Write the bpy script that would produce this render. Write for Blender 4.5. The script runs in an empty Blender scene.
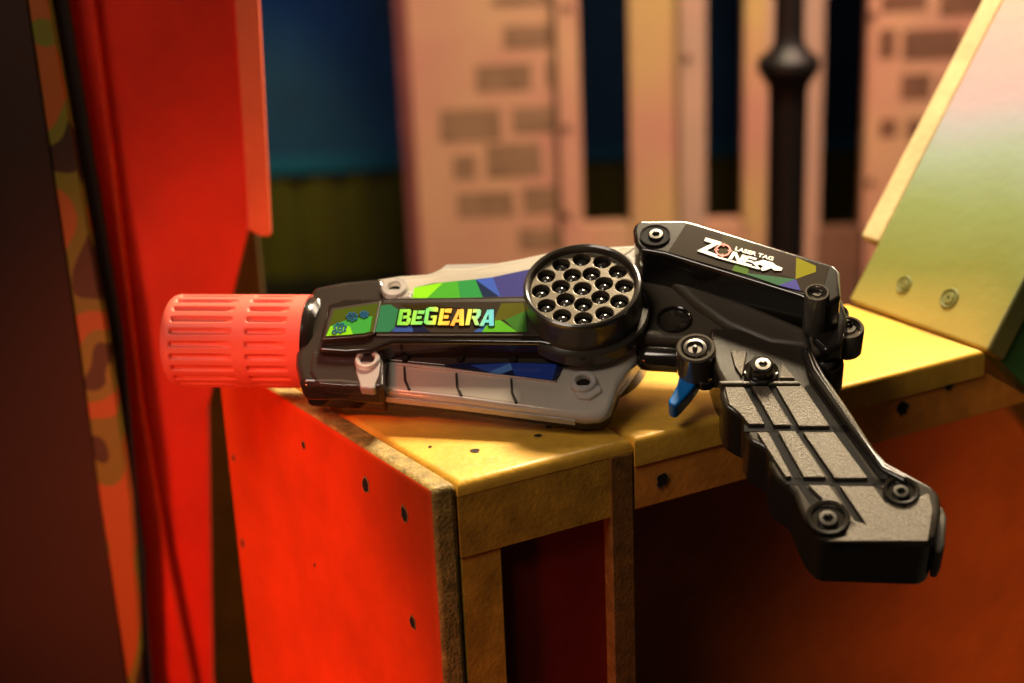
import bpy, bmesh, math, random
from mathutils import Vector, Matrix
random.seed(4)
D = bpy.data
SC = bpy.context.scene
COL = SC.collection

# ------------------------------------------------------------------ camera
FPX = 1500.0
PITCH, ROLL = math.radians(19), math.radians(2.47)
CAM = Vector((0, 0, 1.21))
VW = Vector((0, math.cos(PITCH), -math.sin(PITCH)))
R0 = Vector((1, 0, 0)); U0 = R0.cross(VW)
RT = R0 * math.cos(ROLL) - U0 * math.sin(ROLL)
UP = U0 * math.cos(ROLL) + R0 * math.sin(ROLL)

def ray(x, y):
    return VW + RT * ((x - 512) / FPX) - UP * ((y - 341.5) / FPX)
def on_plane(x, y, p, n):
    d = ray(x, y)
    return CAM + d * ((p - CAM).dot(n) / d.dot(n))
def on_z(x, y, z=0.9):
    return on_plane(x, y, Vector((0, 0, z)), Vector((0, 0, 1)))
def on_y(x, y, yy):
    return on_plane(x, y, Vector((0, yy, 0)), Vector((0, 1, 0)))

cam = D.objects.new('camera', D.cameras.new('camera'))
COL.objects.link(cam)
m3 = Matrix((RT, UP, -VW)).transposed()
cam.matrix_world = Matrix.Translation(CAM) @ m3.to_4x4()
cam.data.sensor_width = 36
cam.data.lens = FPX * 36 / 1024
cam.data.clip_start = 0.02
cam.data.dof.use_dof = True
cam.data.dof.focus_distance = 0.795
cam.data.dof.aperture_fstop = 4.3
SC.camera = cam

# ------------------------------------------------------------------ materials
def mat(name, col, rough=0.5, metal=0.0, spec=0.5, coat=0.0, bump=0.0, bscale=300.0, var=0.0, vscale=20.0,
        trans=0.0, ior=1.45, coords='Object', bdist=0.001):
    m = D.materials.new(name); m.use_nodes = True
    nt = m.node_tree; b = nt.nodes['Principled BSDF']
    b.inputs['Base Color'].default_value = (*col, 1)
    b.inputs['Roughness'].default_value = rough
    b.inputs['Metallic'].default_value = metal
    b.inputs['Specular IOR Level'].default_value = spec
    b.inputs['Coat Weight'].default_value = coat
    b.inputs['Coat Roughness'].default_value = 0.08
    b.inputs['Transmission Weight'].default_value = trans
    b.inputs['IOR'].default_value = ior
    if bump or var:
        tc = nt.nodes.new('ShaderNodeTexCoord')
    if bump:
        n = nt.nodes.new('ShaderNodeTexNoise'); n.inputs['Scale'].default_value = bscale
        n.inputs['Detail'].default_value = 4
        nt.links.new(tc.outputs[coords], n.inputs['Vector'])
        bp = nt.nodes.new('ShaderNodeBump'); bp.inputs['Strength'].default_value = bump
        bp.inputs['Distance'].default_value = bdist
        nt.links.new(n.outputs['Fac'], bp.inputs['Height'])
        nt.links.new(bp.outputs['Normal'], b.inputs['Normal'])
    if var:
        n2 = nt.nodes.new('ShaderNodeTexNoise'); n2.inputs['Scale'].default_value = vscale
        n2.inputs['Detail'].default_value = 6; n2.inputs['Roughness'].default_value = 0.65
        nt.links.new(tc.outputs[coords], n2.inputs['Vector'])
        r = nt.nodes.new('ShaderNodeValToRGB')
        r.color_ramp.elements[0].position = 0.3; r.color_ramp.elements[1].position = 0.7
        lo = [max(0, c * (1 - var)) for c in col]; hi = [min(1, c * (1 + var * 0.6)) for c in col]
        r.color_ramp.elements[0].color = (*lo, 1); r.color_ramp.elements[1].color = (*hi, 1)
        nt.links.new(n2.outputs['Fac'], r.inputs['Fac'])
        nt.links.new(r.outputs['Color'], b.inputs['Base Color'])
    return m

def ramp_mat(name, stops, axis='X', lo=0.0, hi=1.0, rough=0.5, coords='Object', noise=0.0, nscale=5.0, nd=2.0, bump=0.0):
    """colour that changes along one object axis: paint sprayed in bands"""
    m = D.materials.new(name); m.use_nodes = True
    nt = m.node_tree; b = nt.nodes['Principled BSDF']
    b.inputs['Roughness'].default_value = rough
    tc = nt.nodes.new('ShaderNodeTexCoord'); sx = nt.nodes.new('ShaderNodeSeparateXYZ')
    nt.links.new(tc.outputs[coords], sx.inputs[0])
    mr = nt.nodes.new('ShaderNodeMapRange')
    mr.inputs['From Min'].default_value = lo; mr.inputs['From Max'].default_value = hi
    nt.links.new(sx.outputs[axis], mr.inputs['Value'])
    src = mr.outputs['Result']
    if noise:
        n = nt.nodes.new('ShaderNodeTexNoise'); n.inputs['Scale'].default_value = nscale; n.inputs['Detail'].default_value = nd
        nt.links.new(tc.outputs[coords], n.inputs['Vector'])
        mu = nt.nodes.new('ShaderNodeMath'); mu.operation = 'MULTIPLY_ADD'
        mu.inputs[1].default_value = noise; mu.inputs[2].default_value = -noise * 0.5
        nt.links.new(n.outputs['Fac'], mu.inputs[0])
        ad = nt.nodes.new('ShaderNodeMath'); ad.operation = 'ADD'
        nt.links.new(src, ad.inputs[0]); nt.links.new(mu.outputs[0], ad.inputs[1]); src = ad.outputs[0]
    r = nt.nodes.new('ShaderNodeValToRGB')
    el = r.color_ramp.elements
    while len(el) < len(stops): el.new(0.5)
    for e, (p, c) in zip(el, stops):
        e.position = p; e.color = (*c, 1)
    nt.links.new(src, r.inputs['Fac']); nt.links.new(r.outputs['Color'], b.inputs['Base Color'])
    if bump:
        n = nt.nodes.new('ShaderNodeTexNoise'); n.inputs['Scale'].default_value = 120
        nt.links.new(tc.outputs[coords], n.inputs['Vector'])
        bp = nt.nodes.new('ShaderNodeBump'); bp.inputs['Strength'].default_value = bump; bp.inputs['Distance'].default_value = 0.001
        nt.links.new(n.outputs['Fac'], bp.inputs['Height']); nt.links.new(bp.outputs['Normal'], b.inputs['Normal'])
    return m

def patch_mat(name, c1, c2, scale=3.0, rough=0.6, off=0.0):
    """two paints brushed over each other in soft patches"""
    m = D.materials.new(name); m.use_nodes = True
    nt = m.node_tree; b = nt.nodes['Principled BSDF']; b.inputs['Roughness'].default_value = rough
    tc = nt.nodes.new('ShaderNodeTexCoord'); mp = nt.nodes.new('ShaderNodeMapping'); mp.inputs['Location'].default_value = (off, 0, off * 2)
    n = nt.nodes.new('ShaderNodeTexNoise'); n.inputs['Scale'].default_value = scale; n.inputs['Detail'].default_value = 3
    nt.links.new(tc.outputs['Object'], mp.inputs[0]); nt.links.new(mp.outputs[0], n.inputs['Vector'])
    r = nt.nodes.new('ShaderNodeValToRGB'); r.color_ramp.elements[0].position = 0.35; r.color_ramp.elements[1].position = 0.65
    r.color_ramp.elements[0].color = (*c1, 1); r.color_ramp.elements[1].color = (*c2, 1)
    nt.links.new(n.outputs['Fac'], r.inputs['Fac']); nt.links.new(r.outputs['Color'], b.inputs['Base Color'])
    return m

def clear_mat(name, tint, milk=0.35, rough=0.12, milk_col=(0.75, 0.72, 0.68)):
    """clear moulded plastic: see-through, slightly milky, with a gloss"""
    m = D.materials.new(name); m.use_nodes = True
    nt = m.node_tree; nt.nodes.remove(nt.nodes['Principled BSDF'])
    out = nt.nodes['Material Output']
    tr = nt.nodes.new('ShaderNodeBsdfTransparent'); tr.inputs[0].default_value = (*tint, 1)
    df = nt.nodes.new('ShaderNodeBsdfDiffuse'); df.inputs[0].default_value = (*milk_col, 1)
    tl = nt.nodes.new('ShaderNodeBsdfTranslucent'); tl.inputs[0].default_value = (*milk_col, 1)
    gl = nt.nodes.new('ShaderNodeBsdfGlossy'); gl.inputs['Roughness'].default_value = rough
    fr = nt.nodes.new('ShaderNodeFresnel'); fr.inputs[0].default_value = 1.5
    m1 = nt.nodes.new('ShaderNodeMixShader'); m1.inputs[0].default_value = 0.4
    nt.links.new(df.outputs[0], m1.inputs[1]); nt.links.new(tl.outputs[0], m1.inputs[2])
    m2 = nt.nodes.new('ShaderNodeMixShader'); m2.inputs[0].default_value = milk
    nt.links.new(tr.outputs[0], m2.inputs[1]); nt.links.new(m1.outputs[0], m2.inputs[2])
    m3_ = nt.nodes.new('ShaderNodeMixShader')
    nt.links.new(fr.outputs[0], m3_.inputs[0]); nt.links.new(m2.outputs[0], m3_.inputs[1]); nt.links.new(gl.outputs[0], m3_.inputs[2])
    nt.links.new(m3_.outputs[0], out.inputs[0])
    return m

M = {}
M['gloss'] = mat('glossy_black_plastic', (0.016, 0.013, 0.010), 0.18, coat=0.7)
M['shell'] = mat('smoky_black_plastic', (0.03, 0.025, 0.02), 0.22, coat=0.5)
M['satin'] = mat('satin_black_plastic', (0.075, 0.060, 0.042), 0.38, bump=0.5, bscale=1300, bdist=0.0004)
M['grain'] = mat('grained_grey_plastic', (0.125, 0.095, 0.060), 0.40, bump=0.9, bscale=1300, bdist=0.0005, var=0.45, vscale=1000)
M['gripskin'] = mat('grip_dark_plastic', (0.034, 0.026, 0.018), 0.28, coat=0.4, bump=0.3, bscale=1300, bdist=0.0003)
M['groove'] = mat('groove_black', (0.006, 0.005, 0.005), 0.75, spec=0.2)
M['clear'] = clear_mat('clear_plastic', (0.94, 0.92, 0.9), 0.60, 0.12, (0.95, 0.88, 0.76))
M['boss'] = clear_mat('clear_boss_plastic', (0.9, 0.88, 0.85), 0.55, 0.1, (0.95, 0.92, 0.88))
M['smoke'] = clear_mat('smoky_clear_plastic', (0.6, 0.55, 0.48), 0.25, 0.15, (0.2, 0.17, 0.15))
M['red_rubber'] = mat('red_rubber', (0.78, 0.13, 0.085), 0.5, bump=0.15, bscale=700, bdist=0.0003)
M['grille'] = mat('grey_grille_plastic', (0.15, 0.125, 0.09), 0.26, metal=0.3, bump=0.2, bscale=800, bdist=0.0003)
M['rim'] = mat('rim_plastic', (0.04, 0.034, 0.026), 0.28, coat=0.6)
M['ring'] = mat('shiny_ring_plastic', (0.14, 0.12, 0.095), 0.12, metal=0.35, coat=1.0, spec=0.9)
M['screw'] = mat('screw_steel', (0.45, 0.42, 0.38), 0.28, metal=0.9)
M['dark_screw'] = mat('dark_screw_steel', (0.12, 0.11, 0.1), 0.3, metal=0.9)
M['lens'] = mat('led_lens_plastic', (0.03, 0.028, 0.024), 0.06, coat=1.0)
M['blue'] = mat('trigger_blue_plastic', (0.0, 0.16, 0.55), 0.3, coat=0.3)
M['label'] = mat('label_dark_film', (0.035, 0.027, 0.02), 0.12)
M['white_ink'] = mat('white_ink', (0.85, 0.82, 0.76), 0.4)
M['red_ink'] = mat('red_ink', (0.75, 0.04, 0.02), 0.4)
INK = {}
def ink(r, g, b):
    k = (r, g, b)
    if k not in INK: INK[k] = mat('camo_ink_%d' % (len(INK) + 1), tuple((c / 255.0) ** 2.2 for c in k), 0.14)
    return INK[k]

# ------------------------------------------------------------------ object helpers
def obj(name, bm, mats, parent=None, bevel=0.0, segs=3, smooth=True, label=None, ang=35, mw=None):
    bmesh.ops.recalc_face_normals(bm, faces=bm.faces)
    me = D.meshes.new(name); bm.to_mesh(me); bm.free()
    if not isinstance(mats, (list, tuple)): mats = [mats]
    for x in mats: me.materials.append(x)
    if smooth:
        for p in me.polygons: p.use_smooth = True
        me.set_sharp_from_angle(angle=math.radians(ang))
    o = D.objects.new(name, me); COL.objects.link(o)
    if parent: o.parent = parent
    if mw is not None: o.matrix_world = mw
    if bevel:
        b = o.modifiers.new('bevel', 'BEVEL'); b.width = bevel; b.segments = segs
        b.limit_method = 'ANGLE'; b.angle_limit = math.radians(32); b.harden_normals = True
        b.use_clamp_overlap = True
    if label: o['label'] = label
    return o

def empty(name, mw=None, loc=(0, 0, 0)):
    o = D.objects.new(name, None); COL.objects.link(o); o.empty_display_size = 0.02
    o.matrix_world = mw if mw is not None else Matrix.Translation(loc)
    return o

def tag(o, label, cat, group=None):
    o['label'] = label; o['category'] = cat
    if group: o['group'] = group
    return o

def extrude(bm, pts, vec, mi=0):
    """closed prism on a polygon of 3D points"""
    a = [bm.verts.new(p) for p in pts]; b = [bm.verts.new(Vector(p) + vec) for p in pts]
    n = len(pts); fs = [bm.faces.new(a), bm.faces.new(b[::-1])]
    for i in range(n): fs.append(bm.faces.new((a[i], b[i], b[(i + 1) % n], a[(i + 1) % n])))
    for f in fs: f.material_index = mi
    return fs

def lathe(bm, prof, M4=Matrix(), n=48, mi=0, rmod=None):
    """prof: (z, r) pairs turned about local z; r=0 closes"""
    rings = []
    for z, r in prof:
        if r <= 1e-7: rings.append([bm.verts.new(M4 @ Vector((0, 0, z)))])
        else:
            rings.append([bm.verts.new(M4 @ Vector(((r + (rmod(z, r, i / n) if rmod else 0)) * math.cos(2 * math.pi * i / n),
                                                    (r + (rmod(z, r, i / n) if rmod else 0)) * math.sin(2 * math.pi * i / n), z))) for i in range(n)])
    for a, b in zip(rings, rings[1:]):
        for i in range(n):
            j = (i + 1) % n
            if len(a) == 1 and len(b) == 1: continue
            if len(a) == 1: f = bm.faces.new((a[0], b[i], b[j]))
            elif len(b) == 1: f = bm.faces.new((a[i], b[0], a[j]))
            else: f = bm.faces.new((a[i], b[i], b[j], a[j]))
            f.material_index = mi

# ================================================================== THE GUN
_d = ray(582, 285).normalized()
_u = (UP - _d * UP.dot(_d)).normalized()
_rot = math.radians(-5)
_q = _u * math.cos(_rot) + _d.cross(_u) * math.sin(_rot)
GN = (-_d * math.cos(math.radians(45)) + _q * math.sin(math.radians(45))).normalized()
GL = on_z(602, 428, 0.9) + GN * 0.0125                   # the frame's lower edge rests on the ledge
def gplane(x, y, h): return on_plane(x, y, GL + GN * h, GN)
GO = gplane(582, 335, 0.0)
GE1 = (gplane(309, 341, 0) - gplane(178, 341, 0)).normalized()
GE2 = GN.cross(GE1).normalized()
GM = Matrix((GE1, GE2, GN)).transposed().to_4x4(); GM.translation = GO
GI = GM.inverted()
def g(x, y, h=0.0): return GI @ gplane(x, y, h)           # a point of the gun's own frame, h above its mid-plane

gun = empty('laser_tag_gun', GM)
tag(gun, 'black and clear plastic laser tag gun with red ribbed muzzle lying on the yellow ledge', 'toy gun')

def slab(name, pts, ht, hb, m, bevel=0.0, segs=3, parent=gun, label=None, hp=None):
    bm = bmesh.new()
    ps = [g(x, y, ht if hp is None else hp) for x, y in pts]
    for p in ps: p.z = ht
    extrude(bm, ps, Vector((0, 0, hb - ht)))
    return obj(name, bm, m, parent, bevel, segs, label=label)

def decals(name, items, h, mats, parent, thick=0.00025, label=None):
    """items: (polygon in pixels, material index, layer)"""
    bm = bmesh.new()
    for pts, mi, ly in items:
        hh = h + ly * 0.00012
        ps = [g(x, y, hh) for x, y in pts]
        extrude(bm, ps, Vector((0, 0, -thick)), mi)
    return obj(name, bm, mats, parent, smooth=False, label=label)

def disc(name, px, prof, m, n=40, parent=gun, h=0.0, label=None):
    """turned piece about the gun's normal; prof (z, r) in metres, centre picked at height h"""
    bm = bmesh.new(); c = g(px[0], px[1], h); c.z = 0
    lathe(bm, prof, Matrix.Translation(c), n)
    return obj(name, bm, m, parent, label=label)

def screw(px, h, r, m, parent=gun):
    bm = bmesh.new(); c = g(px[0], px[1], h); c.z = h
    T = Matrix.Translation(c)
    n = 36
    # hex-socket button head
    rings = []
    def ring(z, f): rings.append([bm.verts.new(T @ Vector((f(i) * math.cos(2 * math.pi * i / n), f(i) * math.sin(2 * math.pi * i / n), z))) for i in range(n)])
    hexr = lambda i: r * 0.46 * math.cos(math.pi / 6) / math.cos(((2 * math.pi * i / n) % (math.pi / 3)) - math.pi / 6)
    ring(-r * 0.9, lambda i: r); ring(-r * 0.1, lambda i: r); ring(r * 0.06, lambda i: r * 0.88)
    ring(r * 0.08, lambda i: hexr(i) * 1.22); ring(-r * 0.06, hexr); ring(-r * 0.5, lambda i: hexr(i) * .95)
    for a, b in zip(rings, rings[1:]):
        for i in range(n): bm.faces.new((a[i], b[i], b[(i + 1) % n], a[(i + 1) % n]))
    bm.faces.new(rings[-1]); bm.faces.new(rings[0][::-1])
    return obj('screw', bm, m, parent)

# --- clear body frame with its sloping lower wall
FR = [(330, 381), (345, 392), (460, 405), (585, 422), (603, 421), (611, 414), (615, 402), (620, 388), (640, 360), (655, 300), (640, 248), (566, 252),
      (520, 262), (470, 271), (442, 271), (430, 277), (400, 279), (350, 287), (335, 320)]
slab('clear_frame', FR, 0.0085, -0.0005, M['clear'], 0.0055, 4, hp=0.004, label='clear plastic frame with a sloping lower wall')
slab('rear_frame', [(x, y - 1) for x, y in FR], -0.0012, -0.0106, M['smoke'], 0.002, 2, hp=-0.001)
# seam lip of the frame: pale line along the lower edge
# ribs moulded into the lower wall
for (x0, y0, x1, y1) in ((403, 366, 408, 394), (455, 372, 460, 400), (510, 378, 515, 407)):
    slab('frame_rib', [(x0, y0), (x0 + 2.2, y0), (x0 + 3.4, y0 + 14), (x1 + 3.0, y1 - 5), (x1, y1 - 4), (x0 + .6, y0 + 14)], 0.0092, 0.003, M['shell'], 0.0004, 1)
slab('frame_lip', [(396, 362.5), (556, 380), (556, 381.6), (396, 364)], 0.0098, 0.006, M['boss'], 0.0003, 1)
slab('frame_edge', [(345, 391), (460, 403.8), (575, 419.2), (575, 420.8), (460, 405.8), (345, 392.6)], 0.0052, 0.001, M['boss'], 0.0003, 1)
slab('clear_tab', [(441, 268), (446, 264), (520, 262), (566, 250), (566, 262), (520, 272), (441, 275)], 0.004, -0.004, M['boss'], 0.001, 2)

# --- dark inner tray seen through the frame
slab('inner_tray', [(318, 345), (345, 300), (380, 293), (412, 299), (530, 297), (600, 300), (640, 300), (640, 345), (560, 366), (556, 380), (440, 365), (385, 360)],
     0.0098, 0.002, M['shell'], 0.001, 2)
for q in ((405, 356.5), (460, 357.5), (513, 358.5)):
    disc('peg', q, [(0.008, 0.0022), (0.0112, 0.0022), (0.0118, 0.0016), (0.0118, 0)], M['groove'], 16, h=0.0118)
# --- camouflage stickers
c_items, cm = [], []
def facet(pts, rgb, ly=0, items=None, mats=None):
    m = ink(*rgb)
    if m not in mats: mats.append(m)
    items.append((pts, mats.index(m), ly))
def c6(pts): return [(310 + x / 4.6545, 270 + y / 4.6545) for x, y in pts]
top_i, top_m = [], []
facet(c6([(478, 130), (484, 82), (570, 62), (775, 42), (850, 33), (1040, -8), (1040, 124), (800, 130)]), (60, 95, 45), 0, top_i, top_m)
facet(c6([(478, 130), (484, 82), (620, 58), (545, 130)]), (125, 200, 40), 1, top_i, top_m)
facet(c6([(620, 58), (770, 44), (805, 130), (545, 130)]), (70, 150, 50), 1, top_i, top_m)
facet(c6([(690, 50), (770, 44), (805, 130), (700, 130)]), (50, 130, 70), 2, top_i, top_m)
facet(c6([(770, 44), (850, 33), (888, 128)]), (60, 85, 170), 2, top_i, top_m)
facet(c6([(770, 44), (888, 128), (805, 130)]), (35, 45, 70), 2, top_i, top_m)
facet(c6([(850, 33), (1040, -8), (1040, 124), (888, 128)]), (62, 62, 120), 2, top_i, top_m)
decals('upper_camouflage_sticker', top_i, 0.0104, top_m, gun, label='green to blue faceted sticker above the lettering')
def c5b(pts): return [(400 + x / 4.267, 330 + y / 4.267) for x, y in pts]
low_i, low_m = [], []
facet(c5b([(180, 150), (300, 138), (700, 140), (660, 216), (420, 186)]), (28, 35, 62), 0, low_i, low_m)
facet(c5b([(300, 150), (470, 140), (380, 180)]), (45, 70, 150), 1, low_i, low_m)
facet(c5b([(380, 180), (470, 140), (490, 165), (430, 188)]), (75, 120, 190), 1, low_i, low_m)
facet(c5b([(470, 140), (670, 145), (650, 214), (490, 194)]), (40, 62, 140), 1, low_i, low_m)
decals('lower_camouflage_sticker', low_i, 0.0104, low_m, gun, label='dark blue faceted sticker below the barrel')

# --- smoky front shell of the barrel
slab('front_shell', [(301, 389), (296, 368), (297, 343), (303, 315), (314, 291), (345, 285), (372, 282.5), (386, 282), (392, 300), (388, 340),
                     (384, 394), (340, 389)], 0.0165, 0.0, M['shell'], 0.0045, 4, hp=0.012, label='smoky black front end of the body')
slab('front_shell_underside', [(303, 387), (299, 368), (300, 343), (306, 315), (318, 291), (345, 286), (372, 284), (386, 284), (392, 300), (388, 340),
                     (384, 393), (340, 389)], -0.0006, -0.0145, M['gloss'], 0.003, 3, hp=0.004)
slab('front_wall', [(318, 386), (310, 372), (312, 352), (384, 352), (384, 388), (345, 388)], 0.0178, 0.010, M['smoke'], 0.002, 3, hp=0.0165)

# --- barrel bar with the name strip
slab('barrel_bar', [(318, 350), (320, 339), (328, 303), (345, 297.5), (412, 297), (545, 294), (580, 320), (575, 350), (540, 343), (470, 342), (392, 342), (372, 350), (345, 352)],
     0.0225, 0.007, M['gloss'], 0.0022, 3, label='glossy black barrel bar that carries the name strip')
slab('strip_frame', [(376, 335.5), (383, 300), (520, 298), (535, 300), (545, 334), (540, 336)], 0.0234, 0.020, M['rim'], 0.0005, 2)
slab('icon_plate', [(322.5, 339.5), (331, 308), (381.5, 300), (374.5, 333), (366, 336.5)], 0.0250, 0.020, M['rim'], 0.0008, 2, label='small framed plate with three icons')
st_i, st_m = [], [M['label']]
st_i.append((c6([(298, 290), (325, 152), (1000, 146), (1010, 200), (1010, 292)]), 0, 0))
facet(c6([(300, 288), (328, 165), (375, 160), (412, 185), (392, 272), (370, 288)]), (45, 105, 75), 1, st_i, st_m)
facet(c6([(380, 288), (400, 262), (470, 215), (480, 288)]), (50, 75, 140), 1, st_i, st_m)
facet(c6([(480, 288), (470, 220), (560, 288)]), (30, 36, 60), 1, st_i, st_m)
facet(c6([(800, 288), (830, 240), (885, 232), (965, 288)]), (85, 160, 45), 1, st_i, st_m)
facet(c6([(760, 288), (830, 240), (805, 288)]), (55, 85, 150), 1, st_i, st_m)
facet(c6([(855, 235), (890, 155), (992, 152), (1005, 190), (905, 232)]), (80, 80, 30), 1, st_i, st_m)
facet(c6([(905, 232), (1005, 190), (1010, 288), (965, 288)]), (60, 105, 45), 1, st_i, st_m)
facet(c6([(420, 160), (560, 158), (700, 175), (480, 185)]), (50, 42, 24), 1, st_i, st_m)
decals('name_strip', st_i, 0.0238, st_m, gun, label='dark faceted camouflage strip behind the multicoloured name')
ic_i, ic_m = [], []
facet(c6([(72, 308), (112, 186), (318, 155), (292, 286), (250, 296)]), (62, 78, 28), 0, ic_i, ic_m)
facet(c6([(75, 307), (95, 262), (180, 228), (290, 215), (278, 286), (250, 294)]), (55, 140, 60), 1, ic_i, ic_m)
facet(c6([(75, 307), (95, 262), (185, 262), (200, 299)]), (110, 190, 40), 2, ic_i, ic_m)
ip = decals('icon_field', ic_i, 0.0254, ic_m, gun)
# three ring-like icons
bm = bmesh.new()
def ringpoly(cx, cy, r, w, sy=0.8, n=14, bump=0.0):
    for i in range(n):
        a0, a1 = 2 * math.pi * i / n, 2 * math.pi * (i + 0.8) / n
        k = 1 + bump * (i % 2)
        q = [(cx + r * k * math.cos(a0), cy + r * k * sy * math.sin(a0)), (cx + r * k * math.cos(a1), cy + r * k * sy * math.sin(a1)),
             (cx + (r * k - w) * math.cos(a1), cy + (r * k - w) * sy * math.sin(a1)), (cx + (r * k - w) * math.cos(a0), cy + (r * k - w) * sy * math.sin(a0))]
        extrude(bm, [g(x, y, 0.0261) for x, y in c6(q)], Vector((0, 0, -0.0004)))
for cx, cy, r in ((140, 268, 27), (196, 216, 24), (252, 205, 19)):
    ringpoly(cx, cy, r, 8, bump=0.18); ringpoly(cx, cy, r * 0.5, 6)
ringpoly(114, 288, 13, 6)
obj('icon_print', bm, ink(40, 90, 130), gun, smooth=False, label='three small blue ring icons')

# --- the name in stencil letters
LET = {
 'B': [[(0,0),(.3,0),(.3,1),(0,1)], [(.3,.8),(.8,.8),(.92,.9),(.8,1),(.3,1)], [(.36,.4),(.8,.42),(.85,.58),(.36,.6)], [(.3,0),(.85,0),(1,.12),(.85,.2),(.3,.2)], [(.64,.55),(.92,.6),(.92,.9),(.64,.85)], [(.7,.1),(1,.1),(1,.42),(.85,.5),(.7,.45)]],
 'E': [[(0,0),(.34,0),(.34,1),(0,1)], [(.4,.78),(.96,.74),(1,1),(.4,1)], [(.4,.4),(.8,.4),(.82,.6),(.4,.6)], [(.34,0),(.95,0),(1,.25),(.34,.22)]],
 'G': [[(0,.1),(.3,0),(.3,1),(0,.9)], [(.3,.78),(1,.72),(1,.95),(.85,1),(.3,1)], [(.3,0),(1,0),(1,.22),(.3,.22)], [(.7,.22),(1,.22),(1,.52),(.7,.52)], [(.5,.38),(.7,.38),(.7,.52),(.5,.52)]],
 'A': [[(0,0),(.3,0),(.52,.94),(.36,1)], [(.68,0),(1,0),(.78,1),(.5,1),(.44,.9)], [(.34,.2),(.64,.2),(.6,.38),(.4,.38)]],
 'R': [[(0,0),(.3,0),(.3,1),(0,1)], [(.36,.78),(.8,.78),(.95,.9),(.82,1),(.36,1)], [(.66,.5),(.95,.55),(.95,.88),(.66,.85)], [(.36,.4),(.85,.4),(.9,.56),(.36,.58)], [(.45,.4),(.75,.4),(1,0),(.7,0)]],
}
bm = bmesh.new(); bs = bmesh.new()
SPEC = [('B', 404, 60, 256, 182), ('E', 468, 54, 254, 188), ('G', 528, 56, 254, 172), ('E', 594, 54, 256, 180), ('A', 652, 64, 258, 182), ('R', 722, 66, 256, 182), ('A', 788, 68, 260, 184)]
for ch, x0, w, yb, yt in SPEC:
    for pl in LET[ch]:
        q = []
        for a, b in pl: q.append((x0 + a * w + 14 * b, yb + (yt - yb) * b))
        extrude(bm, [g(x, y, 0.0247) for x, y in c6(q)], Vector((0, 0, -0.0004)))
        cx = sum(p[0] for p in q) / len(q); cy = sum(p[1] for p in q) / len(q)
        q2 = [(x + (4 if x > cx else -4), y + (4 if y > cy else -3)) for x, y in q]
        extrude(bs, [g(x, y, 0.0243) for x, y in c6(q2)], Vector((0, 0, -0.0003)))
xa, xb = g(*c6([(404, 220)])[0], 0.0247).x, g(*c6([(860, 220)])[0], 0.0247).x
letters = obj('name_lettering', bm, ramp_mat('lettering_ink', [(0, (.07, .45, .03)), (.14, (.22, .62, .03)), (.3, (.10, .55, .12)), (.42, (.45, .6, .02)), (.5, (.85, .45, .01)),
     (.6, (.85, .35, .01)), (.7, (.75, .6, .02)), (.8, (.3, .6, .12)), (.9, (.06, .5, .5)), (1, (.04, .4, .6))], 'X', xa, xb, 0.35, noise=0.12, nscale=180), gun, smooth=False,
     label='multicoloured stencil letters reading BEGEARA')
obj('lettering_outline', bs, ink(16, 24, 18), letters, smooth=False)

# --- clear screw bosses on the frame
def boss(px, r, hole, h, tail=None):
    b = disc('boss', px, [(0.004, r), (h - 0.001, r), (h, r * 0.9), (h, hole * 1.15), (h - 0.0008, hole), (0.006, hole)], M['boss'], h=h, label='clear screw boss')
    bm = bmesh.new(); c = g(px[0], px[1], h); c.z = 0
    lathe(bm, [(h - 0.0035, 0), (h - 0.0035, hole * 0.99)], Matrix.Translation(c), 24)
    obj('screw_hole', bm, M['groove'], b)
    if tail:
        bm = bmesh.new(); ps = [g(x, y, h - 0.002) for x, y in tail]
        extrude(bm, ps, Vector((0, 0, -0.006)))
        obj('boss_web', bm, M['boss'], b, 0.0015, 3)
    return b
boss((394, 286), 0.0078, 0.0036, 0.0195, [(383, 288), (405, 288), (412, 291), (411, 298), (388, 299)])
boss((367, 358), 0.0070, 0.0040, 0.0200, [(354, 360), (382, 361), (380, 375), (374, 389), (360, 388), (355, 372)])
boss((583, 380), 0.0072, 0.0040, 0.0130, [(570, 384), (600, 384), (602, 390), (590, 398), (578, 397)])

# --- receiver (rear body) behind the speaker
slab('receiver', [(545, 322), (560, 332), (600, 336), (622, 341), (640, 338), (690, 340), (706, 352), (720, 360), (800, 360), (822, 352), (836, 340), (842, 300), (760, 262),
                  (690, 250), (640, 240), (610, 260)], 0.0150, -0.0110, M['satin'], 0.004, 3, label='satin black rear body')
slab('receiver_slope', [(664, 274), (690, 282), (745, 301), (806, 326), (812, 347), (770, 342), (726, 324), (694, 302)], 0.0205, 0.010, M['satin'], 0.005, 4)
slab('shoulder_web', [(556, 346), (612, 330), (640, 298), (652, 304), (640, 332), (622, 342), (600, 350), (580, 354)], 0.0172, 0.000, M['shell'], 0.003, 3)
# embossed ring
disc('embossed_ring', (674, 318), [(0.0140, 0.0098), (0.0168, 0.0095), (0.0172, 0.0090), (0.0168, 0.0084), (0.0150, 0.0080), (0.0150, 0.0)], M['gloss'], h=0.017)
# tube in a recess above the trigger
bm = bmesh.new()
pa, pb = g(642, 357, 0.0040), g(694, 360, 0.0040)
ax = (pb - pa).normalized(); zz = Vector((0, 0, 1)); yy = zz.cross(ax)
TM = Matrix((zz, yy, ax)).transposed().to_4x4(); TM.translation = pa
L = (pb - pa).length
lathe(bm, [(-0.004, 0), (-0.003, 0.004), (0, 0.0068), (0.003, 0.0075), (L, 0.0075), (L + .002, 0.0)], TM, 32)
obj('plunger_tube', bm, M['gloss'], gun)

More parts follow.
